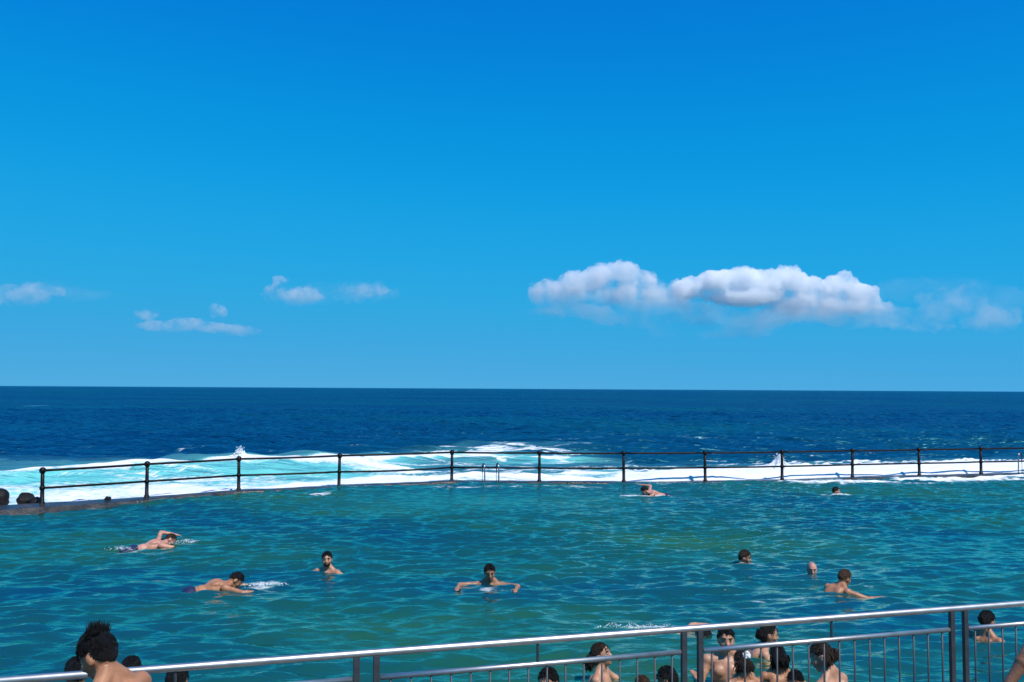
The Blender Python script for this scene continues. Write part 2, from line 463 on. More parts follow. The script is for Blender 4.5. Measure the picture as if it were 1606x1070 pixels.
# --- sea
def build_sea():
    xs = np.linspace(-75, 95, 1150)
    ds = np.concatenate([np.linspace(0, 24, 190, endpoint=False), 24 + 96 * np.linspace(0, 1, 130) ** 1.35])
    Xg, Dg = np.meshgrid(xs, ds)
    y0 = wall_y(Xg) + 0.28
    Yg = y0 + Dg
    # last row level at a constant Y
    Yend = 165.0
    w = sstep(40, 120, Dg)
    Yg = Yg * (1 - w) + (y0 + Dg * (Yend - y0) / 120.0) * w
    Yg[-1, :] = Yend
    fade = sstep(120, 70, Dg)
    chop = waves(Xg, Yg, 0.8, 4.0, 50, 0.23, 31, 45) * (0.5 + fbm(Xg * .06, Yg * .1, 3, 8))
    swell = waves(Xg, Yg, 9, 30, 9, 0.055, 77, 30)
    Z = -0.10 + (chop * (0.45 + 0.55 * sstep(2, 12, Dg)) + swell * sstep(6, 22, Dg)) * fade
    # breaking wave on the left
    cx = np.array([-40, -20, -14.2, -11.8, -10.1, -8.2, -6.6, -4.0, -1.0, 4.0]); cyy = np.array([26, 29.2, 31.2, 32.6, 33.4, 34.2, 35.3, 37.5, 40.5, 44]); cz = np.array([.1, .25, .38, .50, .56, .50, .42, .30, .18, 0])
    cl = np.interp(Xg, cx, cyy) + 0.5 * (fbm(Xg * .5, Xg * 0 + 3, 3, 51) - .5)
    ch = np.interp(Xg, cx, cz) * (0.85 + 0.35 * fbm(Xg * .8, Xg * 0 + 1, 3, 52))
    d = Yg - cl
    ridge = ch * np.where(d < 0, np.exp(-(d / 2.1) ** 2), np.exp(-(d / 3.2) ** 2))
    Z = Z + ridge
    # foam --------------------------------------------------------
    n1 = fbm(Xg * 0.55, Yg * 1.3, 5, 61); n2 = fbm(Xg * 0.16, Yg * 0.5, 4, 62); n3 = fbm(Xg * 1.6, Yg * 3.2, 4, 63)
    streak = 1 - np.abs(2 * fbm(Xg * 0.32 + 1.5 * n1, Yg * 1.05 + 1.0 * n1, 4, 64) - 1)   # ridged, stringy
    left = sstep(-2.5, -6.0, Xg)
    infront = sstep(0.35, -0.25, d)
    foam = np.zeros_like(Xg)
    crest = np.exp(-((d + 0.25) / 0.55) ** 2) * np.clip(ch * 2.4, 0, 1)
    foam += crest * (0.35 + 0.9 * n1)
    wash = left * infront * (0.10 + 0.85 * n2 + 0.45 * (n1 - .5))
    foam += wash * (1 - 0.75 * ell(Xg, d, -13.5, -1.9, 3.6, 1.15) - 0.8 * ell(Xg, d, -8.3, -2.4, 2.3, 0.9))
    foam += left * sstep(2.2, 0.3, Dg) * (0.25 + .85 * n1)
    mid = sstep(-7, -3, Xg) * sstep(5.5, 2.0, Xg)
    foam += mid * sstep(21, 16, Dg) * (sstep(0.74, 0.95, streak) * 0.52 + 0.34 * sstep(.40, .65, n2))
    foam += mid * sstep(5.5, 1.0, Dg) * (0.25 + 0.9 * n1)
    foam += mid * ell(Xg, Yg, -2.5, 45.0, 5.5, 2.2) * .55 * n1 * sstep(.55, .85, streak)
    right = sstep(2.5, 5.5, Xg)
    edge = np.interp(Xg, [2, 4, 7, 9, 10, 12, 16, 22, 30], [2.0, 3.4, 4.2, 4.8, 4.8, 3.6, 4.0, 5.5, 8]) + 1.2 * (n1 - .5)
    foam += right * sstep(edge + .5, edge - .4, Dg) * (0.35 + 1.25 * fbm(Xg * .45, Yg * 1.6, 4, 66))
    foam += right * sstep(12, 5, Dg) * sstep(0.86, 0.98, streak) * 0.5
    foam += sstep(10, 16, Xg) * sstep(10, 4, Dg) * 0.30 * sstep(.4, .65, n2)
    foam += 0.50 * sstep(0.95, 0.995, streak) * sstep(75, 15, Dg) * sstep(.50, .68, n2)      # far stray caps
    foam = np.clip(foam, 0, 1.3)
    aer = np.clip(left * infront * 0.95 + crest * .6 + mid * sstep(20, 9, Dg) * (0.25 + 0.7 * sstep(.35, .65, n2)) + right * sstep(9, 2, Dg) * .55
                  + 0.5 * np.clip(foam - .1, 0, 1), 0, 1)
    aer = np.clip(aer + 0.30 * sstep(0, -5, Xg + 3) * sstep(9, 0, d) * (1 - infront), 0, 1)
    # white water has body
    Z = Z + np.clip(foam - 0.55, 0, 0.6) * (0.10 + 0.30 * (n3 - 0.3)) * sstep(9, 4, Dg)
    Z = Z + right * sstep(edge, edge - 2.0, Dg) * 0.22 * (0.4 + n1)
    pk = ell(Xg, Yg, 9.75, 32.5, .34, .45) * .26 + ell(Xg, Yg, 10.2, 32.5, 1.4, .6) * .12
    Z = Z + pk * (.75 + .5 * n3)
    foam = np.clip(foam + 3 * pk, 0, 1.3)
    drape = sstep(0.0, 0.45, Dg)
    Z = Z * drape + (np.interp(Xg, WX, WZ) - 0.14) * (1 - drape)
    Z[-1, :] = -0.10
    me = grid_mesh('sea', Xg, Yg, Z, {'foam': foam, 'aer': aer})
    o = link_mesh('sea', me, M['sea_water'])
    # the open sea out to the horizon, in the same object
    bm = bmesh.new(); bm.from_mesh(me)
    Y1 = 60000.0; X1 = 60000.0; z = -0.101
    def quad(ps):
        vv = [bm.verts.new(p) for p in ps]; f = bm.faces.new(vv); f.smooth = True
    quad([(-X1, Yend, z), (X1, Yend, z), (X1, Y1, z), (-X1, Y1, z)])
    quad([(-X1, -200, z), (-75, -200, z), (-75, Yend, z), (-X1, Yend, z)])
    quad([(95, -200, z), (X1, -200, z), (X1, Yend, z), (95, Yend, z)])
    bm.to_mesh(me); bm.free()
    tag(o, 'deep blue open sea with white surf breaking along the pool wall', kind='structure')
build_sea()

# --- pool floor and near deck
def build_floor():
    xs = np.linspace(-24, 26, 60); vs = np.linspace(0, 1, 40)
    Xg, Vg = np.meshgrid(xs, vs)
    y0 = near_edge(Xg) - .1; y1 = wall_y(Xg) - .05
    Yg = y0 + (y1 - y0) * Vg
    Z = floor_z(Xg, Yg)
    o = link_mesh('pool_floor', grid_mesh('pool_floor', Xg, Yg, Z, {}), M['floor'])
    tag(o, kind='structure')
def floor_z(x, y):
    d = y - near_edge(x)
    return -0.62 - 0.75 * sstep(0.5, 6.0, d) - 0.35 * sstep(6, 20, d)
build_floor()

DECK_Z = 0.35
def build_deck():
    mb = MB()
    a = RA - RDIR * 70 + RN * 0.30; b = RA + RDIR * 70 + RN * 0.30
    back = RN * -90.0
    top = [a, b, b + back, a + back]
    v = [(p.x, p.y, DECK_Z) for p in top] + [(p.x, p.y, -1.0) for p in top]
    mb.add(v, [(0, 3, 2, 1), (4, 5, 6, 7), (0, 1, 5, 4), (1, 2, 6, 5), (2, 3, 7, 6), (3, 0, 4, 7)])
    tag(mb.obj('pool_deck', M['deck'], smooth=False), kind='structure')
build_deck()

# --- sea wall
def build_wall():
    xs = np.concatenate([np.linspace(-30, 46, 380)])
    prof = [(-1, -2.2), (-1.0, -0.03), (-0.94, 0.0), (0.0, 0.015), (0.9, 0.0), (1.0, -0.03), (1.0, -2.2)]
    rows = []
    for t, dz in prof:
        hw = np.interp(xs, WX, WF) if t < 0 else np.full_like(xs, 0.34)
        y = wall_y(xs) + t * hw
        z = np.interp(xs, WX, WZ) + dz + (0.05 * (fbm(xs * 1.3, y * 1.3, 4, 91) - .5) + 0.05 * (fbm(xs * .35, y * .35, 3, 92) - .5) if dz > -1 else 0)
        if -1 < t < 0.5 and dz > -1:
            z = z - 0.05 * abs(t) * np.interp(xs, [-12, -8], [1, 0])
        y = y + 0.05 * (fbm(xs * 2, xs * 0 + t, 3, 93) - .5)
        rows.append(np.stack([xs, y, z * np.ones_like(xs)], -1))
    A = np.stack(rows)
    me = grid_mesh('sea_wall', A[:, :, 0], A[:, :, 1], A[:, :, 2], {})
    o = link_mesh('sea_wall', me, M['wall'])
    tag(o, 'low wet concrete wall between the pool and the surf, under the black railing', 'wall')
build_wall()

# --- black railing on the sea wall
def build_far_railing():
    root = empty('sea_railing', (POSTS[0][0], POSTS[0][1], POSTS[0][2]))
    tag(root, 'long black iron railing with ball jointed posts along the far sea wall', 'railing')
    org = Vector(root.location)
    ball = MB(); ball.ellipsoid((0, 0, 0), (.080, .080, .083), nu=14, nv=10)
    ball_me = ball.mesh('ball_joint'); ball_me.materials.append(M['black_iron'])
    ball_me.polygons.foreach_set('use_smooth', np.ones(len(ball_me.polygons), dtype=bool))
    P = []
    rs = random.Random(4)
    pts = list(POSTS) + [(19.3, 32.55, .12), (21.9, 33.25, .14)]
    for i, (x, y, z) in enumerate(pts):
        base = min(z, float(np.interp(x, WX, WZ)) + 0.02) - 0.12
        lean = Vector((rs.uniform(-.012, .012), rs.uniform(-.012, .012), 0))
        mid = base + 0.12 + (RAIL_TOP - base - 0.12) * 0.47
        m = MB()
        m.tube([(x, y, base), (x, y, base + .16), (x, y, base + .165), (x + lean.x * .5, y + lean.y * .5, mid), (x + lean.x, y + lean.y, RAIL_TOP)], [.066, .066, .050, .046, .042], 12)
        po = m.obj('post', M['black_iron'], root); po.location = -org
        for zz, f in ((RAIL_TOP, 1.0), (mid, .5)):
            b = bpy.data.objects.new('ball_joint', ball_me); COL.objects.link(b); b.parent = po
            b.location = (x + lean.x * f, y + lean.y * f, zz)
            if f < 1: b.scale = (.85, .85, .85)
        P.append((Vector((x + lean.x, y + lean.y, RAIL_TOP)), Vector((x + lean.x * .5, y + lean.y * .5, mid))))
    for i in range(len(P) - 1):
        for k, r in ((0, .031), (1, .029)):
            a, b = P[i][k], P[i + 1][k]
            sag = rs.uniform(.0, .012) + (.03 if (i == 3 and k == 1) else 0)
            m = MB(); m.tube([a.lerp(b, t / 6) - Vector((0, 0, sag * math.sin(math.pi * t / 6))) for t in range(7)], r, 10)
            ro = m.obj('top_rail' if k == 0 else 'lower_rail', M['black_iron'], root); ro.location = -org
build_far_railing()

# --- pool ladders
def build_ladder(name, loc, rz, label, h=0.62, w=0.46):
    root = empty(name, loc); root.rotation_euler.z = rz
    tag(root, label, 'ladder')
    for sx in (-1, 1):
        pts = []
        x = sx * w / 2
        pts.append((x, 0.28, -0.1)); pts.append((x, 0.28, h - .14))
        for k in range(1, 8):
            t = math.pi * k / 8
            pts.append((x, 0.14 + 0.14 * math.cos(t), h - .14 + 0.14 * math.sin(t)))
        pts.append((x, 0.0, h - .14)); pts.append((x, -0.06, -0.9))
        m = MB(); m.tube(pts[:7], .021, 10); m.obj('handrail', M['ladder_dark'], root)
        m = MB(); m.tube(pts[6:], .023, 10); m.obj('handrail', M['chrome'], root)
    for z in (-0.12, -0.38, -0.64):
        m = MB(); m.box((0, -0.04, z), w - .01, 0.09, 0.025, bev=.006); m.obj('step', M['chrome'], root)
build_ladder('pool_ladder', (-0.62, 28.27, 0.0), 0.28, 'steel pool ladder hoops in the middle of the black railing')
build_ladder('pool_ladder', (18.38, 31.95, 0.05), -0.9, 'pool ladder at the right end of the far railing', 0.74, 0.40)

# --- lava rocks at the left end of the wall
def build_rock(loc, r, seed, label):
    bm = bmesh.new(); bmesh.ops.create_icosphere(bm, subdivisions=4, radius=1)
    rs = np.random.RandomState(seed)
    dirs = rs.normal(size=(9, 3)); dirs /= np.linalg.norm(dirs, axis=1)[:, None]; cut = rs.uniform(.62, .9, 9)
    for v in bm.verts:
        p = np.array(v.co)
        for dd, c in zip(dirs, cut):
            s = p @ dd
            if s > c: p = p - dd * (s - c) * .8
        n = fbm(np.array([p[0] * 2.2 + p[2] * 1.7 + seed]), np.array([p[1] * 2.2 - p[2] * 1.3]), 4, seed)[0] - .5
        p = p * (1 + .28 * n)
        v.co = Vector((p[0] * r[0], p[1] * r[1], p[2] * r[2]))
    me = bpy.data.meshes.new('rock'); bm.to_mesh(me); bm.free()
    o = link_mesh('rock', me, M['rock']); o.location = loc
    tag(o, label, 'rock', 'dark rocks at the end of the railing')
build_rock((-12.62, 22.0, .22), (.26, .26, .25), 3, 'dark lava rock cut by the left edge of the picture')
build_rock((-12.02, 22.1, .20), (.24, .22, .18), 8, 'dark lava rock beside the first post of the far railing')
build_rock((-11.72, 22.05, .14), (.17, .2, .13), 11, 'small dark lava rock touching the first railing post')
build_rock((-10.35, 22.95, .12), (.10, .09, .07), 15, 'tiny dark stone on the wall between the first two posts')

# --- foreground steel railing
def build_near_railing():
    o0 = RA - RDIR * 0.0
    root = empty('steel_railing', (o0.x, o0.y, DECK_Z))
    root.rotation_euler.z = math.atan2(RDIR.y, RDIR.x)
    tag(root, 'polished steel guard railing with balusters running across the foreground', 'railing')
    pitch = 2.10; zt, z2, zb = 1.45 - DECK_Z, 1.305 - DECK_Z, 0.13
    t0, t1 = -2 * pitch, 4 * pitch
    m = MB(); m.tube([(t0 + (t1 - t0) * k / 40, 0, zt) for k in range(41)], .0212, 20); m.obj('top_rail', M['steel'], root)
    bal = MB(); bal.tube([(0, 0, zb), (0, 0, z2 - .008)], .0065, 8); bal_me = bal.mesh('baluster'); bal_me.materials.append(M['steel_dull'])
    pst = MB(); pst.box((0, 0, (zt - .015) / 2), .038, .030, zt - .015, bev=.006); pst_me = pst.mesh('post'); pst_me.materials.append(M['steel_dull'])
    plt = MB(); plt.box((0, 0, .006), .13, .11, .012, bev=.003); plt_me = plt.mesh('base_plate'); plt_me.materials.append(M['steel_dull'])
    sup = MB(); sup.tube([(0, 0, z2), (0, 0, zt)], .009, 8); sup_me = sup.mesh('rail_support'); sup_me.materials.append(M['steel_dull'])
    def inst(name, me, x, parent=root):
        me.polygons.foreach_set('use_smooth', np.ones(len(me.polygons), dtype=bool)) if name == 'baluster' else None
        o = bpy.data.objects.new(name, me); COL.objects.link(o); o.parent = parent; o.location = (x, 0, 0); return o
    for i in range(-2, 5):
        for s in (-1, 1):
            p = inst('post', pst_me, i * pitch + s * .058)
            inst('base_plate', plt_me, 0, p).scale = (.8, 1, 1)
    for i in range(-2, 4):
        a, b = i * pitch + .082, (i + 1) * pitch - .082
        m = MB(); m.tube([(a, 0, z2), ((a + b) / 2, 0, z2), (b, 0, z2)], .0165, 16); m.obj('middle_rail', M['steel'], root)
        m = MB(); m.tube([(a, 0, zb), (b, 0, zb)], .0165, 12); m.obj('bottom_rail', M['steel'], root)
        n = 16
        for k in range(n):
            inst('baluster', bal_me, a + (b - a) * (k + .5) / n)
        inst('rail_support', sup_me, (a + b) / 2)
build_near_railing()

# ------------------------------------------------------------------ people
HEADC = Vector((0, 0.0, 0.68)); NECK = Vector((0, -0.005, 0.575))
SKULL = Vector((.077, .097, .108))

def hair_mesh(style, seed, tall=0.0):
    """cap of hair on the skull (head frame); thickness dies out at the hairline"""
    rs = np.random.RandomState(seed)
    nu, nv = 56, 34
    vs = []; fs = []; idx = {}
    for j in range(nv + 1):
        th = math.pi * 0.86 * j / nv
        for i in range(nu):
            az = 2 * math.pi * i / nu            # az 0 = face
            d = (math.sin(th) * math.sin(az), math.sin(th) * math.cos(az), math.cos(th))
            f = math.cos(az)
            low = {'short': (-0.62 if tall <= 0 else -0.86, 0.42), 'wet': (-0.72, 0.46), 'bald': (-0.45, 0.80), 'long': (-0.85, 0.44)}[style]
            line = low[0] + (low[1] - low[0]) * (0.5 + 0.5 * f) ** 1.1 + .16 * (fbm(np.array([i * .7]), np.array([seed * 3.1]), 2, seed)[0] - .5)
            if abs(d[0]) > .6 and f > -0.3 and f < .45: line = max(line, -0.05)
            m = (d[2] - line) / 0.22
            m = max(0.0, min(1.0, m)); m = m * m * (3 - 2 * m)
            n = fbm(np.array([i * .42 + 3 * math.sin(j * .3)]), np.array([j * .16 + seed]), 3, seed)[0]
            base = {'short': .011, 'wet': .008, 'bald': .004, 'long': .013}[style]
            t = -0.006 + m * (base + 0.016 * (n - .4) + tall * max(0, d[2]) ** 1.5 * (.6 + .8 * n))
            p = (d[0] * (SKULL.x + t), d[1] * (SKULL.y + t) - .004, d[2] * (SKULL.z + t))
            vs.append(p)
    for j in range(nv):
        for i in range(nu):
            k = (i + 1) % nu
            fs.append((j * nu + i, (j + 1) * nu + i, (j + 1) * nu + k, j * nu + k))
    mb = MB(); mb.add(vs, fs)
    return mb

def person(label, head_at, yaw, lean=0.0, head_yaw=0.0, head_pitch=0.0, roll=0.0, armL=None, armR=None, legs=None,
           skin='tan', hair='black', style='short', suit='navy', woman=False, scale=1.0, voxel=.011, stand=True, tall=0.0,
           long_len=0.0, fingers=True, group='people bathing in the pool', extra=None, seed=1, beard=False, hand_curl=0.5):
    """one continuous body; local frame X right, Y forward, Z up, origin at the pelvis. head_at = world position of the head centre."""
    B = MB()
    T = Matrix.Rotation(R(roll), 3, 'Y') @ Matrix.Rotation(R(-lean), 3, 'X')      # torso
    HT = T @ Matrix.Rotation(R(head_yaw), 3, 'Z') @ Matrix.Rotation(R(head_pitch), 3, 'X')
    def t(x, y, z): return T @ Vector((x, y, z))
    def h(x, y, z): return T @ NECK + HT @ (Vector((x, y, z)) - NECK)
    wd = 0.90 if woman else 1.0
    # torso
    B.ellipsoid(t(0, 0, .0), (.158, .112, .125), T)
    B.ellipsoid(t(0, .005, .15), (.135 * wd, .098, .15), T)
    B.ellipsoid(t(0, .0, .33), (.162 * wd, .112, .185), T)
    B.capsule(t(-.135 * wd, -.01, .455), t(.135 * wd, -.01, .455), .062, .062)
    if woman:
        for s in (-1, 1): B.ellipsoid(t(s * .07, .088, .33), (.058, .055, .06), T)
    else:
        for s in (-1, 1): B.ellipsoid(t(s * .075, .075, .37), (.07, .045, .06), T)
    for s in (-1, 1):
        B.capsule(t(s * .12 * wd, -.02, .475), t(s * .02, -.015, .57), .045, .045)     # trapezius
        B.ellipsoid(t(s * .08, -.075, .37), (.065, .045, .11), T)                         # shoulder blade
    B.capsule(t(0, -.012, .48), h(0, -.006, .62), .056, .054)
    # head
    B.ellipsoid(h(*HEADC), SKULL, HT, 20, 14)
    B.ellipsoid(h(0, .040, .612), (.053, .058, .058), HT)
    B.capsule(h(0, .068, .580), h(0, .078, .572), .024, .018)      # chin
    B.capsule(h(0, .094, .676), h(0, .114, .640), .010, .015)      # nose
    B.ellipsoid(h(0, .104, .637), (.019, .014, .010), HT)
    B.ellipsoid(h(0, .083, .700), (.052, .018, .014), HT)          # brow
    for s in (-1, 1):
        B.ellipsoid(h(s * .079, -.008, .652), (.010, .022, .033), HT)
        B.ellipsoid(h(s * .045, .065, .642), (.024, .025, .024), HT)   # cheek
    B.ellipsoid(h(0, .092, .606), (.024, .014, .010), HT)          # lips
    # arms: (upper direction, fore direction, finger direction) in body frame
    def arm(s, spec):
        if spec is None: spec = ((s * .25, .1, -1), (s * .1, .35, -1), None)
        sh = t(s * .182 * wd, -.012, .452)
        u = Vector(spec[0]).normalized(); f = Vector(spec[1]).normalized()
        el = sh + u * .285; wr = el + f * .245
        k = 0.86 if woman else 1.0
        B.ellipsoid(sh, (.062 * k,) * 3)
        B.capsule(sh, el, .051 * k, .040 * k)
        B.ellipsoid(sh + u * .12, (.050 * k,) * 3)
        B.capsule(el, wr, .041 * k, .027 * k)
        B.ellipsoid(el + f * .06, (.043 * k,) * 3)
        fd = Vector(spec[2]).normalized() if spec[2] is not None else f
        side = fd.cross(Vector((0, 0, 1)))
        if side.length < .1: side = Vector((s, 0, 0))
        side.normalize(); pn = side.cross(fd).normalized()
        Rm = Matrix((side, pn, fd)).transposed()
        pc = wr + fd * .05
        B.ellipsoid(pc, (.040, .017, .055), Rm)
        if fingers:
            for q, (off, ln) in enumerate(((-.030, .066), (-.010, .078), (.010, .074), (.029, .058))):
                a = wr + fd * .088 + side * off
                b = a + fd * ln * .5 - pn * .006 * hand_curl * 2
                c = b + (fd - pn * hand_curl).normalized() * ln * .55
                B.capsule(a, b, .0095, .009, 8); B.capsule(b, c, .009, .0075, 8)
            a = wr + fd * .03 - side * s * .034
            b = a + (fd * .7 - side * s * .6).normalized() * .042
            B.capsule(a, b, .0115, .010, 8); B.capsule(b, b + (fd - pn * .3).normalized() * .030, .010, .008, 8)
        return wr
    arm(-1, armL); arm(1, armR)
    # legs
    Yaw = Matrix.Rotation(R(yaw), 3, 'Z')
    head_l = T @ NECK + HT @ (HEADC - NECK)
    pel = Vector(head_at) - Yaw @ head_l * scale
    tr = []
    for s in (-1, 1):
        hip = t(s * .088, 0, -.035)
        if legs is not None:
            sp = legs[0 if s < 0 else 1]
            u = Vector(sp[0]).normalized(); f = Vector(sp[1]).normalized()
            kn = hip + u * .42; an = kn + f * .41; toe = Vector(sp[2]).normalized() if len(sp) > 2 else f
        else:
            # straight or bent legs that reach the floor below
            hw = pel + Yaw @ hip * scale
            fz = (stand if not isinstance(stand, bool) else float(floor_z(np.array([hw.x]), np.array([hw.y]))[0]))
            need = (hw.z - fz) / scale - .075
            need = min(need, .825)
            hal = max(need / 2, .10)
            bend = math.sqrt(max(.0, .4155 ** 2 - min(hal, .4155) ** 2))
            kn = hip + Vector((s * .02, bend, -hal)); an = hip + Vector((s * .03, 0, -2 * hal)); toe = Vector((s * .15, 1, -.12))
        B.capsule(hip, kn, .084, .056); B.ellipsoid(hip.lerp(kn, .3), (.086,) * 3)
        B.capsule(kn, an, .055, .034); B.ellipsoid(kn.lerp(an, .3) - Vector((0, .012, 0)), (.054,) * 3)
        toe = toe.normalized()
        B.capsule(an - toe * .03 + Vector((0, 0, -.035)), an + toe * .16 + Vector((0, 0, -.045)), .034, .022)
        tr.append((hip, kn))
    root = empty('person', pel); root.rotation_euler.z = R(yaw); root.scale = (scale,) * 3
    tag(root, label, 'person', group)
    body = fuse(B.obj('body', M['skin_' + skin], root), voxel, 3, .5)
    # hair
    hm = hair_mesh(style, seed, tall)
    hv = [h(p[0] + HEADC.x, p[1] + HEADC.y, p[2] + HEADC.z) for p in hm.v]
    H = MB(); H.add(hv, hm.f)
    rs = random.Random(seed)
    if style != 'bald':    # locks lying along the scalp from the crown outwards; a few stand up where the hair is tall
        nl = {'short': 420, 'wet': 300, 'long': 300}[style] * (5 if tall > 0 else 1)
        lw = .55 if tall > 0 else 1.0
        for k in range(nl):
            th = rs.uniform(.05, 1.75); az = rs.uniform(0, 2 * math.pi); f = math.cos(az)
            d = Vector((math.sin(th) * math.sin(az), math.sin(th) * math.cos(az), math.cos(th)))
            if d.z < {'short': -.45 if tall <= 0 else -.7, 'wet': -.55, 'long': -.6}[style] + .95 * (0.5 + 0.5 * f) ** 1.1: continue
            if abs(d.x) > .6 and -.3 < f < .45 and d.z < .05: continue
            tang = Vector((math.cos(th) * math.sin(az), math.cos(th) * math.cos(az), -math.sin(th)))
            tang = (tang + Vector((rs.uniform(-.5, .5), rs.uniform(-.5, .3), rs.uniform(-.2, .2)))).normalized()
            lift = {'short': .14, 'wet': .04, 'long': .05}[style]
            L = rs.uniform(.014, .030)
            if tall > 0: L *= .5; lift = .06
            if tall > 0 and d.z > .5 and -.85 < d.y < -.25 and rs.random() < .6:
                lift = .8; L = rs.uniform(.026, .050) + tall * max(0, d.z) * rs.random(); tang = tang * .15 + Vector((0, -.45, .9))
            t0_ = {'short': .007, 'wet': .005, 'long': .009}[style]
            a = Vector((d.x * (SKULL.x + t0_), d.y * (SKULL.y + t0_), d.z * (SKULL.z + t0_))) + HEADC
            b = a + (tang + d * lift).normalized() * L
            H.tube([h(*a), h(*(a.lerp(b, .55) + d * .004)), h(*b)], [rs.uniform(.0022, .0042) * lw, rs.uniform(.002, .0034) * lw, .0006], 4)
    if long_len > 0:       # strands falling from the back of the head
        for k in range(110):
            az = R(rs.uniform(-70, 70)); r0 = rs.uniform(.75, 1.08)
            x0, y0 = math.sin(az) * (SKULL.x + .014) * r0, -math.cos(az) * (SKULL.y + .012) * r0
            pts = []
            L = long_len * rs.uniform(.75, 1.1); ph = rs.uniform(0, 6.28); st = h(x0, y0, HEADC.z + .035 * (1 - abs(math.sin(az))))
            ax = T @ Vector((math.sin(az), -math.cos(az), 0))
            for q in range(8):
                u = q / 7
                p = st + Vector((0, 0, -L * u)) + ax * (.012 * math.sin(ph + 5 * u) + .020 * min(u * 2, 1)) + T @ Vector((.01 * math.sin(ph * 2 + 4 * u), -.02 * u, 0))
                pts.append(p)
            H.tube(pts, [.005, .0075, .008, .0075, .006, .005, .004, .0012], 5)
    H.obj('hair', M['hair_' + hair], root)
    if beard:
        Bd = MB(); Bd.ellipsoid(h(0, .046, .598), (.054, .058, .050), HT)
        Bd.obj('beard', M['hair_' + hair], root)
    # eyes, brows, mouth
    for s in (-1, 1):
        E_ = MB(); E_.ellipsoid(h(s * .033, .082, .677), (.0155, .013, .0060), HT, 10, 7); eo = E_.obj('eye', M['eyewhite'], root)
        I_ = MB(); I_.ellipsoid(h(s * .033, .0925, .677), (.0065, .005, .0065), HT, 8, 6); I_.obj('iris', M['eye'], eo)
        W_ = MB(); W_.tube([h(s * .014, .099, .699), h(s * .034, .099, .704), h(s * .056, .084, .698)], [.004, .0055, .003], 6); W_.obj('eyebrow', M['hair_' + ('brown' if hair == 'grey' else hair)], root)
    L_ = MB(); L_.tube([h(-.024, .095, .606), h(-.010, .1045, .607), h(.010, .1045, .607), h(.024, .095, .606)], [.003, .0068, .0068, .003], 6); L_.obj('mouth', M['lip'], root)
    # swimwear
    C = MB()
    C.ellipsoid(t(0, 0, -.005), (.166, .122, .118), T)
    for hip, kn in tr:
        C.capsule(hip, hip.lerp(kn, .16 if woman else .45), .094, .094 if woman else .088)
    fuse(C.obj('bikini_bottom' if woman else 'swim_shorts', M['suit_' + suit], root), .014, 2, .4)
    if woman:
        C = MB()
        for k in range(24):
            a = 2 * math.pi * k / 24; b = 2 * math.pi * (k + 1) / 24
            f1 = lambda w: t(math.sin(w) * .153, math.cos(w) * (.118 if math.cos(w) < 0 else .108), .318)
            C.capsule(f1(a), f1(b), .013, .013, 8)
        for s in (-1, 1):
            C.ellipsoid(t(s * .07, .094, .328), (.056, .056, .052), T)
            C.capsule(t(s * .085, .10, .37), t(s * .055, .0, .515), .010, .008, 8)
        fuse(C.obj('bikini_top', M['suit_' + suit], root), .008, 2, .4)
    if extra: extra(root, h, t, HT)
    return root

# swimming leg pose (body frame, before yaw): trailing behind
def trail(dn=0.12, spread=.1):
    return (((-spread, -1, -dn), (-spread * .6, -1, -dn * .6), (0, -1, -.3)), ((spread, -1, -dn * 1.6), (spread * .6, -1, -dn), (0, -1, -.3)))
def tread():
    return (((-.35, .55, -1), (-.2, -.6, -1)), ((.35, .35, -1), (.25, -.5, -1)))

# --- the man in front of the steel railing
person('tan bare backed man with swept up dark hair standing in front of the steel railing', (-1.965, 4.3, 1.735), 72, lean=20, head_yaw=-2, head_pitch=-14, skin='tan', style='short',
       tall=.010, stand=DECK_Z, voxel=.0085, suit='navy', hair='black', scale=.93, group=None, seed=5,
       armL=((-.35, .35, -1), (.3, .9, -.45), None), armR=((.28, .25, -1), (-.1, .7, -.7), None))
# --- the arm that reaches in at the right edge
person('brown arm of a person reaching in at the right edge beside the railing', (3.33, 5.42, 1.93), 20, lean=6, head_pitch=-8, skin='brown', style='short', stand=DECK_Z, voxel=.0085,
       suit='black', group=None, seed=6, armL=((-.70, .05, -1.0), (-.66, .18, -1.0), None), armR=((.2, .3, -1), (0, .8, -.5), None))

# --- bathers behind the railing on the left
person('dark haired bather half hidden behind the bare backed man and the rail', (-3.36, 7.0, .79), 35, skin='brown', head_pitch=-18, style='wet', seed=11, hair='black')
person('dark haired bather just right of the bare backed man, by his shoulder', (-3.86, 9.2, .14), -20, skin='brown', style='short', seed=12, head_pitch=-4)
person('dark haired bather whose head is crossed by the top rail, left of the posts', (-2.69, 7.3, .64), 8, skin='brown', style='short', seed=13, head_pitch=-14)

# --- swimmers across the pool
person('freestyle swimmer with one arm lifted, far left of the pool', (-6.55, 17.25, .07), -58, lean=81, head_pitch=32, head_yaw=-14, skin='pink', style='wet', stand=False,
       legs=trail(.10), seed=21, hair='brown', armL=((-.55, .25, .42), (.05, 1, -.22), None), armR=((.25, 1, -.25), (.1, 1, -.1), None), group='people swimming in the pool')
person('swimmer with a wide tan back at the surface, reaching forward to the right', (-4.13, 13.52, .11), -60, lean=82, head_pitch=30, head_yaw=-8, skin='tan', style='short', stand=False,
       legs=trail(.35), seed=22, armL=((-.55, 1, -.28), (.1, 1, -.15), None), armR=((.65, .9, -.25), (.0, 1, -.06), None), group='people swimming in the pool')
person('dark haired bather treading water alone, between the tan back and the spread arms', (-3.01, 14.7, .205), 160, lean=4, head_pitch=4, head_yaw=28, skin='light', style='short', seed=23, beard=True,
       legs=tread(), armL=((-1, .25, -.35), (-.8, .6, -.2), None), armR=((1, .25, -.35), (.8, .6, -.2), None), group='people swimming in the pool')
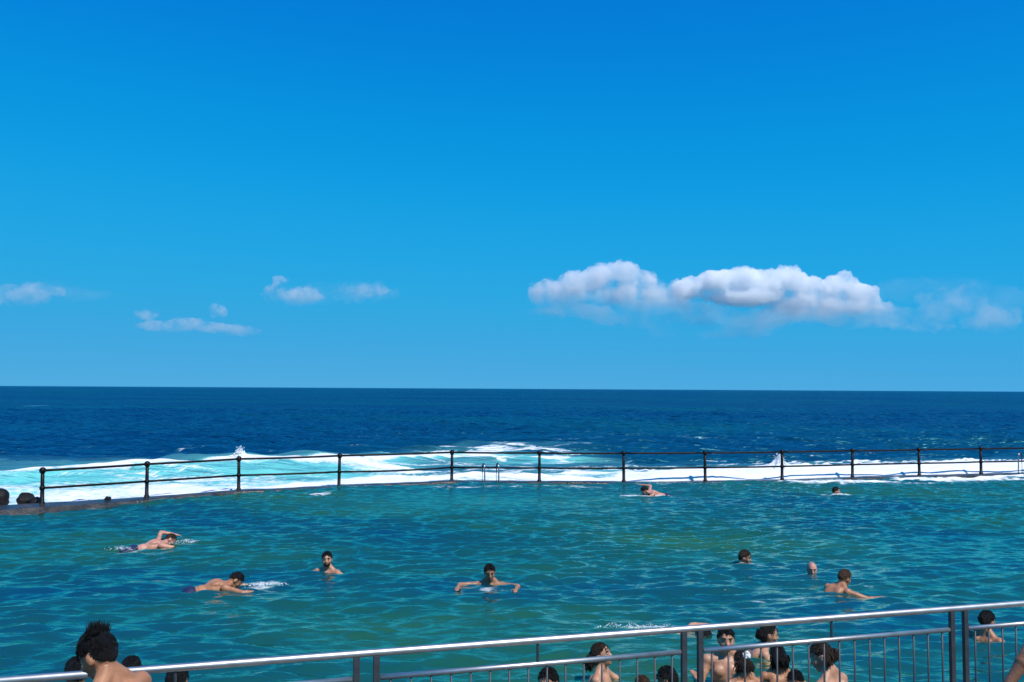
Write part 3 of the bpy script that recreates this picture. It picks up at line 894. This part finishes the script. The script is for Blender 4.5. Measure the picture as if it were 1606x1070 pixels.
person('dark haired swimmer facing the viewer with both arms spread on the water', (-0.32, 13.6, .235), 176, lean=10, head_pitch=-6, head_yaw=12, skin='olive', style='short', seed=24,
       legs=tread(), armL=((-.95, .45, .06), (.05, 1, .06), None), armR=((.95, .45, .08), (.0, 1, .06), None), group='people swimming in the pool')
person('distant swimmer lying on the water near the wall, arm raised behind a dark head', (3.78, 25.3, .15), 100, lean=78, head_pitch=38, skin='pink', style='short', stand=False,
       legs=trail(.2), seed=25, armL=((-.6, .6, -.2), (-.3, 1, 0), None), armR=((.9, -.5, .75), (.6, .9, .1), None), group='people swimming in the pool')
person('tiny far bather whose dark head shows just below the surf on the right', (9.45, 26.0, .09), -100, lean=22, head_pitch=22, skin='light', style='short', seed=26, legs=tread(), group='people swimming in the pool')
person('dark haired swimmer with a white ripple at the neck, right half of the pool', (4.04, 15.5, .125), -105, lean=30, head_pitch=18, skin='light', style='long', hair='brown', seed=27, legs=tread(), woman=True, suit='black',
       armL=((-.6, .8, -.4), (-.2, 1, -.1), None), armR=((.6, .8, -.4), (.2, 1, -.1), None), group='people swimming in the pool')
person('bald pink headed swimmer behind the reddish brown haired man', (4.93, 14.7, .09), 172, lean=12, head_pitch=2, skin='pink', style='bald', hair='grey', seed=28, legs=tread(),
       armL=((-1, .3, -.3), (-.8, .6, -.2), None), armR=((1, .3, -.3), (.8, .6, -.2), None), group='people swimming in the pool')
person('reddish brown haired man swimming to the right with tan shoulders above the water', (4.98, 13.4, .22), -62, lean=48, head_pitch=26, skin='tan', style='short', hair='chestnut', seed=29, stand=False,
       legs=trail(.5), armL=((-.5, .9, -.25), (-.1, 1, -.1), None), armR=((.8, .7, -.30), (.3, 1, .05), None), group='people swimming in the pool')
person('swimmer whose pale arm breaks the surface just above the top rail', (2.36, 11.05, -.02), -72, lean=82, head_pitch=20, skin='light', style='wet', stand=False,
       legs=trail(.15), seed=30, armL=((-.45, .90, .42), (-.2, 1, -.10), None), armR=((.3, .6, -.6), (.1, .9, -.4), None), group='people swimming in the pool')

# --- group behind the railing on the right
person('woman with wet dark hair looking up, both arms forward on the water', (.93, 9.3, .275), -112, lean=6, head_pitch=22, skin='light', style='wet', hair='brown', seed=31, woman=True, suit='teal',
       long_len=.16, armL=((-.30, .75, -.55), (.1, 1, .10), None), armR=((.25, .8, -.6), (.05, 1, .05), None))
person('dark haired bather at the bottom edge, left of the looking up woman', (.34, 8.0, .42), 150, lean=4, head_pitch=-4, skin='light', style='short', seed=32)
person('dark wet haired bather at the bottom edge, left of the double post', (1.50, 8.6, .255), 60, lean=6, head_pitch=-12, skin='olive', style='wet', seed=33)
person('chestnut haired child whose crown shows at the bottom edge beside the dark wet head', (1.23, 8.4, .25), 20, lean=4, scale=.8, skin='light', style='short', hair='chestnut', seed=34)
person('dark haired man facing the viewer with folded arms, right of the double post', (2.20, 9.2, .47), 176, lean=2, head_pitch=2, skin='light', style='short', seed=35, beard=False, suit='red',
       armL=((-.42, .30, -1), (.85, .75, .10), None), armR=((.42, .30, -1), (-.85, .75, .22), None))
person('woman in profile leaning to the right behind the man with folded arms', (2.95, 10.3, .225), -88, lean=34, head_pitch=26, skin='light', style='wet', hair='black', seed=36, woman=True, suit='black', long_len=.12,
       armL=((-.3, .7, -.6), (0, 1, -.1), None), armR=((.5, .5, -.7), (.1, 1, -.1), None))
def bow(root, h, t, HT):
    m = MB()
    for k in range(9):
        a = 2 * math.pi * k / 9
        m.ellipsoid(h(.03 + .030 * math.cos(a), -.085 + .008 * math.sin(3 * a), .745 + .030 * math.sin(a)), (.019, .017, .019), None, 10, 7)
    m.ellipsoid(h(.03, -.09, .745), (.022, .018, .022), None, 10, 7)
    m.obj('hair_tie', M['scrunchie'], root)
person('dark haired girl seen from behind with a white hair tie', (2.05, 8.0, .60), 10, lean=3, head_pitch=-10, skin='tan', style='wet', hair='brown', seed=37, woman=True, suit='black', long_len=.12, scale=.80, extra=bow,
       armL=((-.65, .25, -.55), (-.15, .8, .55), None), armR=((.3, .3, -1), (0, .9, -.3), None))
person('long haired girl seen from behind with both elbows out, beside the white hair tie', (2.43, 8.2, .60), 4, lean=4, head_pitch=-6, skin='tan', style='wet', seed=38, woman=True, suit='black', long_len=.16, scale=.80,
       armL=((-.9, .1, -.75), (.35, .75, .25), None), armR=((.9, .1, -.70), (-.3, .8, .2), None))
person('pale backed woman with long dark hair turned to the left, nearest of the group', (2.49, 7.2, .89), 40, lean=12, head_pitch=-12, head_yaw=22, skin='light', style='wet', hair='brown', seed=39, woman=True, suit='black', long_len=.10, scale=.92,
       armL=((-.4, .5, -1), (.2, 1, -.2), None), armR=((.35, .4, -1), (0, 1, -.3), None))
person('small dark haired child between the long haired girl and the pale backed woman', (2.40, 7.6, .56), 150, lean=3, head_pitch=-10, skin='brown', style='short', seed=40, scale=.78,
       armL=((-.5, .5, -.8), (.3, .6, .7), None), armR=((.8, .5, -.4), (.3, .8, .5), None))
person('dark haired bather on his own behind the right hand panel of the railing', (5.82, 11.0, .21), -60, lean=8, head_pitch=2, skin='tan', style='short', seed=41)

# ------------------------------------------------------------------ spray and splashes
def splash(name, label, spots, seed, n, rmin, rmax, spread, height, kindlabel='splash'):
    rs = random.Random(seed); m = MB()
    for i in range(n):
        c = rs.choice(spots)
        a = rs.uniform(0, 6.28); q = abs(rs.gauss(0, .5))
        hgt = max(0.0, height * (1 - q) * rs.random() ** 1.3)
        r = rs.uniform(rmin, rmax) * (1.3 - hgt / max(height, .01))
        m.ellipsoid((c[0] + spread[0] * q * math.cos(a), c[1] + spread[1] * q * math.sin(a), c[2] + hgt), (r * rs.uniform(.8, 1.6), r * rs.uniform(.7, 1.2), r * rs.uniform(.5, 1.1)), None, 7, 5)
    o = m.obj(name, M['foam'])
    tag(o, label, kind='stuff')
splash('splash', 'white splash in front of the tan backed swimmer', [(-3.80, 13.62, .01), (-3.62, 13.68, .01)], 1, 520, .002, .007, (.24, .12), .06)
splash('splash', 'white splash behind the swimmer at the top rail', [(1.5, 11.3, 0), (1.75, 11.3, 0), (1.95, 11.25, 0), (1.3, 11.3, 0)], 2, 380, .003, .008, (.28, .14), .10)
splash('splash', 'white water around the freestyle swimmer', [(-6.3, 17.4, 0), (-6.6, 17.2, 0), (-7.2, 16.6, 0)], 3, 520, .002, .007, (.30, .16), .07)
splash('splash', 'white ripple around the distant swimmer by the wall', [(3.6, 25.15, 0), (4.2, 25.2, 0), (3.4, 25.1, 0)], 4, 160, .005, .018, (.35, .12), .05)
splash('splash', 'white ripple at the tiny far bather', [(9.5, 25.85, 0)], 5, 120, .005, .016, (.3, .12), .04)

def plume(name, label, x, y, z, w, hgt, seed, n):
    rs = random.Random(seed); m = MB()
    for i in range(n):
        u = max(-1.3, min(1.3, rs.gauss(0, .40)))
        top = hgt * (.78 * math.exp(-(u / .22) ** 2) + .34 * math.exp(-(u / .8) ** 2))
        zz = top * (rs.random() if i % 4 else rs.uniform(.9, 1.25))
        r = (.012 + .034 * (1 - min(zz / hgt, 1))) * rs.uniform(.4, 1.1)
        m.ellipsoid((x + u * w, y + rs.gauss(0, .16), z + zz), (r * 1.2, r, r * rs.uniform(.7, 1.3)), None, 6, 4)
    o = m.obj(name, M['foam']); tag(o, label, kind='stuff')
plume('sea_spray', 'white spray thrown up behind the right half of the railing', 9.75, 32.45, .05, .80, .46, 71, 2400)
plume('sea_spray', 'small jet of spray on the wave crest at the left', -10.15, 33.3, .40, .34, .30, 72, 900)

# ------------------------------------------------------------------ clouds
def cloud_mat(name, dens, size, lo, hi, zlo, ztop, base=0.25, thr=(.40, .58)):
    m, nt, out = mat_new(name)
    L = nt.links.new
    tc = nd(nt, 'ShaderNodeTexCoord')
    n = nd(nt, 'ShaderNodeTexNoise'); n.inputs['Scale'].default_value = 1.0 / size; n.inputs['Detail'].default_value = 6; n.inputs['Roughness'].default_value = 0.62
    L(tc.outputs['Object'], n.inputs['Vector'])
    mr = nd(nt, 'ShaderNodeMapRange'); mr.inputs['From Min'].default_value = thr[0]; mr.inputs['From Max'].default_value = thr[1]
    mr.inputs['To Min'].default_value = lo; mr.inputs['To Max'].default_value = hi
    L(n.outputs['Fac'], mr.inputs['Value'])
    sx = nd(nt, 'ShaderNodeSeparateXYZ'); L(tc.outputs['Object'], sx.inputs[0])
    mz = nd(nt, 'ShaderNodeMapRange'); mz.inputs['From Min'].default_value = zlo + .12 * ztop; mz.inputs['From Max'].default_value = ztop
    mz.inputs['To Min'].default_value = base; mz.inputs['To Max'].default_value = 1.0; mz.interpolation_type = 'SMOOTHSTEP'
    L(sx.outputs['Z'], mz.inputs['Value'])
    mu = nd(nt, 'ShaderNodeMath', operation='MULTIPLY'); L(mr.outputs[0], mu.inputs[0]); L(mz.outputs[0], mu.inputs[1])
    m2 = nd(nt, 'ShaderNodeMath', operation='MULTIPLY'); m2.inputs[1].default_value = dens; L(mu.outputs[0], m2.inputs[0])
    v = nd(nt, 'ShaderNodeVolumePrincipled')
    v.inputs['Color'].default_value = rgb(1, 1, 1); v.inputs['Anisotropy'].default_value = 0.0
    L(m2.outputs[0], v.inputs['Density'])
    L(v.outputs[0], out.inputs['Volume'])
    return m

CD = 9000.0; PXM = CD / 1391.0
def cloud(label, puffs, dens, seed, size=260., lo=0.0, hi=1.0, base=.3, depth=1.0, voxel=26., group='clouds low over the horizon', thr=(.43, .60), rough=.35, bill=150.):
    """puffs: (x, height above horizon, radius x, radius z) in units of PXM metres, so real sizes of hundreds of metres"""
    rs = np.random.RandomState(seed); m = MB()
    cx = np.mean([p[0] for p in puffs]) * PXM; zmin = min(p[1] - p[3] for p in puffs) * PXM; zmax = max(p[1] + p[3] for p in puffs) * PXM
    for (px, pz, rx, rz) in puffs:
        n = 7
        ry = (rx + rz) * .5 * depth
        m.ellipsoid((px * PXM - cx, rs.uniform(-.3, .3) * ry * PXM, pz * PXM - zmin), (rx * PXM * 1.0, ry * PXM * 1.1, rz * PXM * 1.0), None, 16, 11)
        for k in range(int(10)):
            a = rs.uniform(0, 6.28); b = math.asin(rs.uniform(-.25, 1))
            d = np.array([math.cos(b) * math.cos(a), math.cos(b) * math.sin(a), math.sin(b)])
            q = rs.uniform(.28, .5) * rough / .35
            m.ellipsoid((px * PXM - cx + d[0] * rx * PXM * .72, d[1] * ry * PXM * .72, pz * PXM - zmin + d[2] * rz * PXM * .72), (q * rx * PXM, q * ry * PXM, q * rz * PXM * 1.1), None, 10, 8)
    mt = cloud_mat('cloud_vapour', dens, size, lo, hi, 0.0, (zmax - zmin) * .7, base, thr)
    o = m.obj('cloud', mt)
    o.location = (cx, CD, CAM_H + zmin)
    fuse(o, voxel, 2, .5)
    for (sc_, st) in ((bill, bill * .55), (bill * .42, bill * .26), (bill * .2, bill * .13)):
        tx = bpy.data.textures.new('billow', 'VORONOI'); tx.noise_scale = sc_; tx.distance_metric = 'DISTANCE'
        tx.noise_intensity = 1.0
        dm = o.modifiers.new('billow', 'DISPLACE'); dm.texture = tx; dm.texture_coords = 'LOCAL'; dm.strength = -st; dm.mid_level = .45
    tag(o, label, 'cloud', group)
    return o
def P(x, y, rx, rz):       # picture-plane measure of the cloud -> offset from the view axis and height above the horizon
    return (x - 803, 610 + .0056 * (x - 803) - y, rx, rz)

cloud('large white cumulus with a domed top over the sea, left half of the big bank',
      [P(860, 462, 34, 26), P(905, 450, 36, 26), P(940, 440, 36, 26), P(975, 433, 34, 24), P(1005, 447, 34, 26), P(985, 465, 60, 24), P(900, 474, 60, 14), P(1050, 462, 36, 20), P(1040, 478, 60, 14)],
      .014, 1, lo=.02, base=.035, size=210, voxel=14, bill=110, thr=(.40, .62))
cloud('brightest long cumulus with several billowing heads, right half of the big bank',
      [P(1085, 452, 28, 20), P(1120, 444, 30, 22), P(1165, 440, 32, 24), P(1205, 446, 30, 24), P(1235, 440, 30, 24), P(1270, 456, 34, 22), P(1318, 452, 32, 22), P(1352, 466, 30, 22),
       P(1180, 466, 70, 16), P(1270, 480, 70, 18), P(1370, 490, 34, 18), P(1320, 486, 60, 16)],
      .024, 2, lo=.04, base=.035, size=210, voxel=14, bill=110, thr=(.38, .60))
cloud('thin grey veil under the big cloud bank', [P(960, 502, 40, 10), P(1010, 506, 50, 9), P(1040, 522, 22, 9), P(1100, 500, 70, 12), P(1180, 508, 70, 12), P(1150, 525, 60, 7), P(900, 488, 70, 12), P(1060, 484, 90, 16), P(1230, 496, 90, 14), P(1340, 505, 60, 12)], .0014, 3, lo=.10, base=.6, size=400)
cloud('faint broken cloud trailing off right of the big bank', [P(1435, 500, 40, 14), P(1480, 490, 40, 16), P(1440, 512, 60, 8), P(1525, 455, 20, 12), P(1560, 500, 50, 22), P(1500, 470, 60, 18), P(1400, 495, 40, 18)], .0020, 4, lo=.05, base=.6)
cloud('small flat white cloud low on the left', [P(292, 508, 30, 11), P(275, 514, 36, 9), P(330, 514, 36, 9), P(375, 519, 34, 9), P(245, 512, 30, 9), P(228, 494, 20, 8)], .0050, 5, lo=.08, base=.35, voxel=14, bill=60, size=160)
cloud('tiny round cloud above the small flat white cloud', [P(341, 486, 15, 11)], .0070, 6, lo=.1, base=.5, voxel=10, size=120)
cloud('small bright tuft of cloud left of the middle', [P(437, 446, 15, 13), P(425, 462, 18, 14), P(470, 466, 46, 14)], .0075, 7, lo=.02, base=.14, voxel=12, size=150)
cloud('faint twin of the bright tuft, further right', [P(532, 460, 13, 11), P(552, 466, 22, 9), P(575, 455, 40, 12)], .0030, 8, lo=.0, base=.5, voxel=12, size=150)
cloud('pale soft cloud cut by the left edge', [P(10, 462, 40, 16), P(40, 466, 34, 13), P(-30, 460, 40, 20), P(60, 455, 40, 12)], .0032, 9, lo=.0, base=.5, voxel=16)

cloud('very faint grey haze between the bright tuft and its faint twin', [P(490, 462, 50, 18), P(540, 458, 50, 16), P(590, 460, 40, 14)], .0004, 21, lo=.2, base=.7, voxel=20, size=300)
cloud('very faint grey haze right of the cloud cut by the left edge', [P(75, 455, 50, 14), P(120, 462, 50, 12)], .0004, 22, lo=.2, base=.7, voxel=20, size=300)
cloud('very faint grey haze above the broken cloud at the far right', [P(1430, 455, 60, 20), P(1500, 450, 60, 20), P(1570, 470, 60, 26)], .0003, 23, lo=.2, base=.7, voxel=20, size=300)

# ------------------------------------------------------------------ fuse the pending meshes
bpy.context.view_layer.update()
dg = bpy.context.evaluated_depsgraph_get()
baked = [(o, bpy.data.meshes.new_from_object(o.evaluated_get(dg))) for o in PENDING]
for o, me in baked:
    o.modifiers.clear()
    me.name = o.name
    o.data = me
    me.polygons.foreach_set('use_smooth', np.ones(len(me.polygons), dtype=bool))
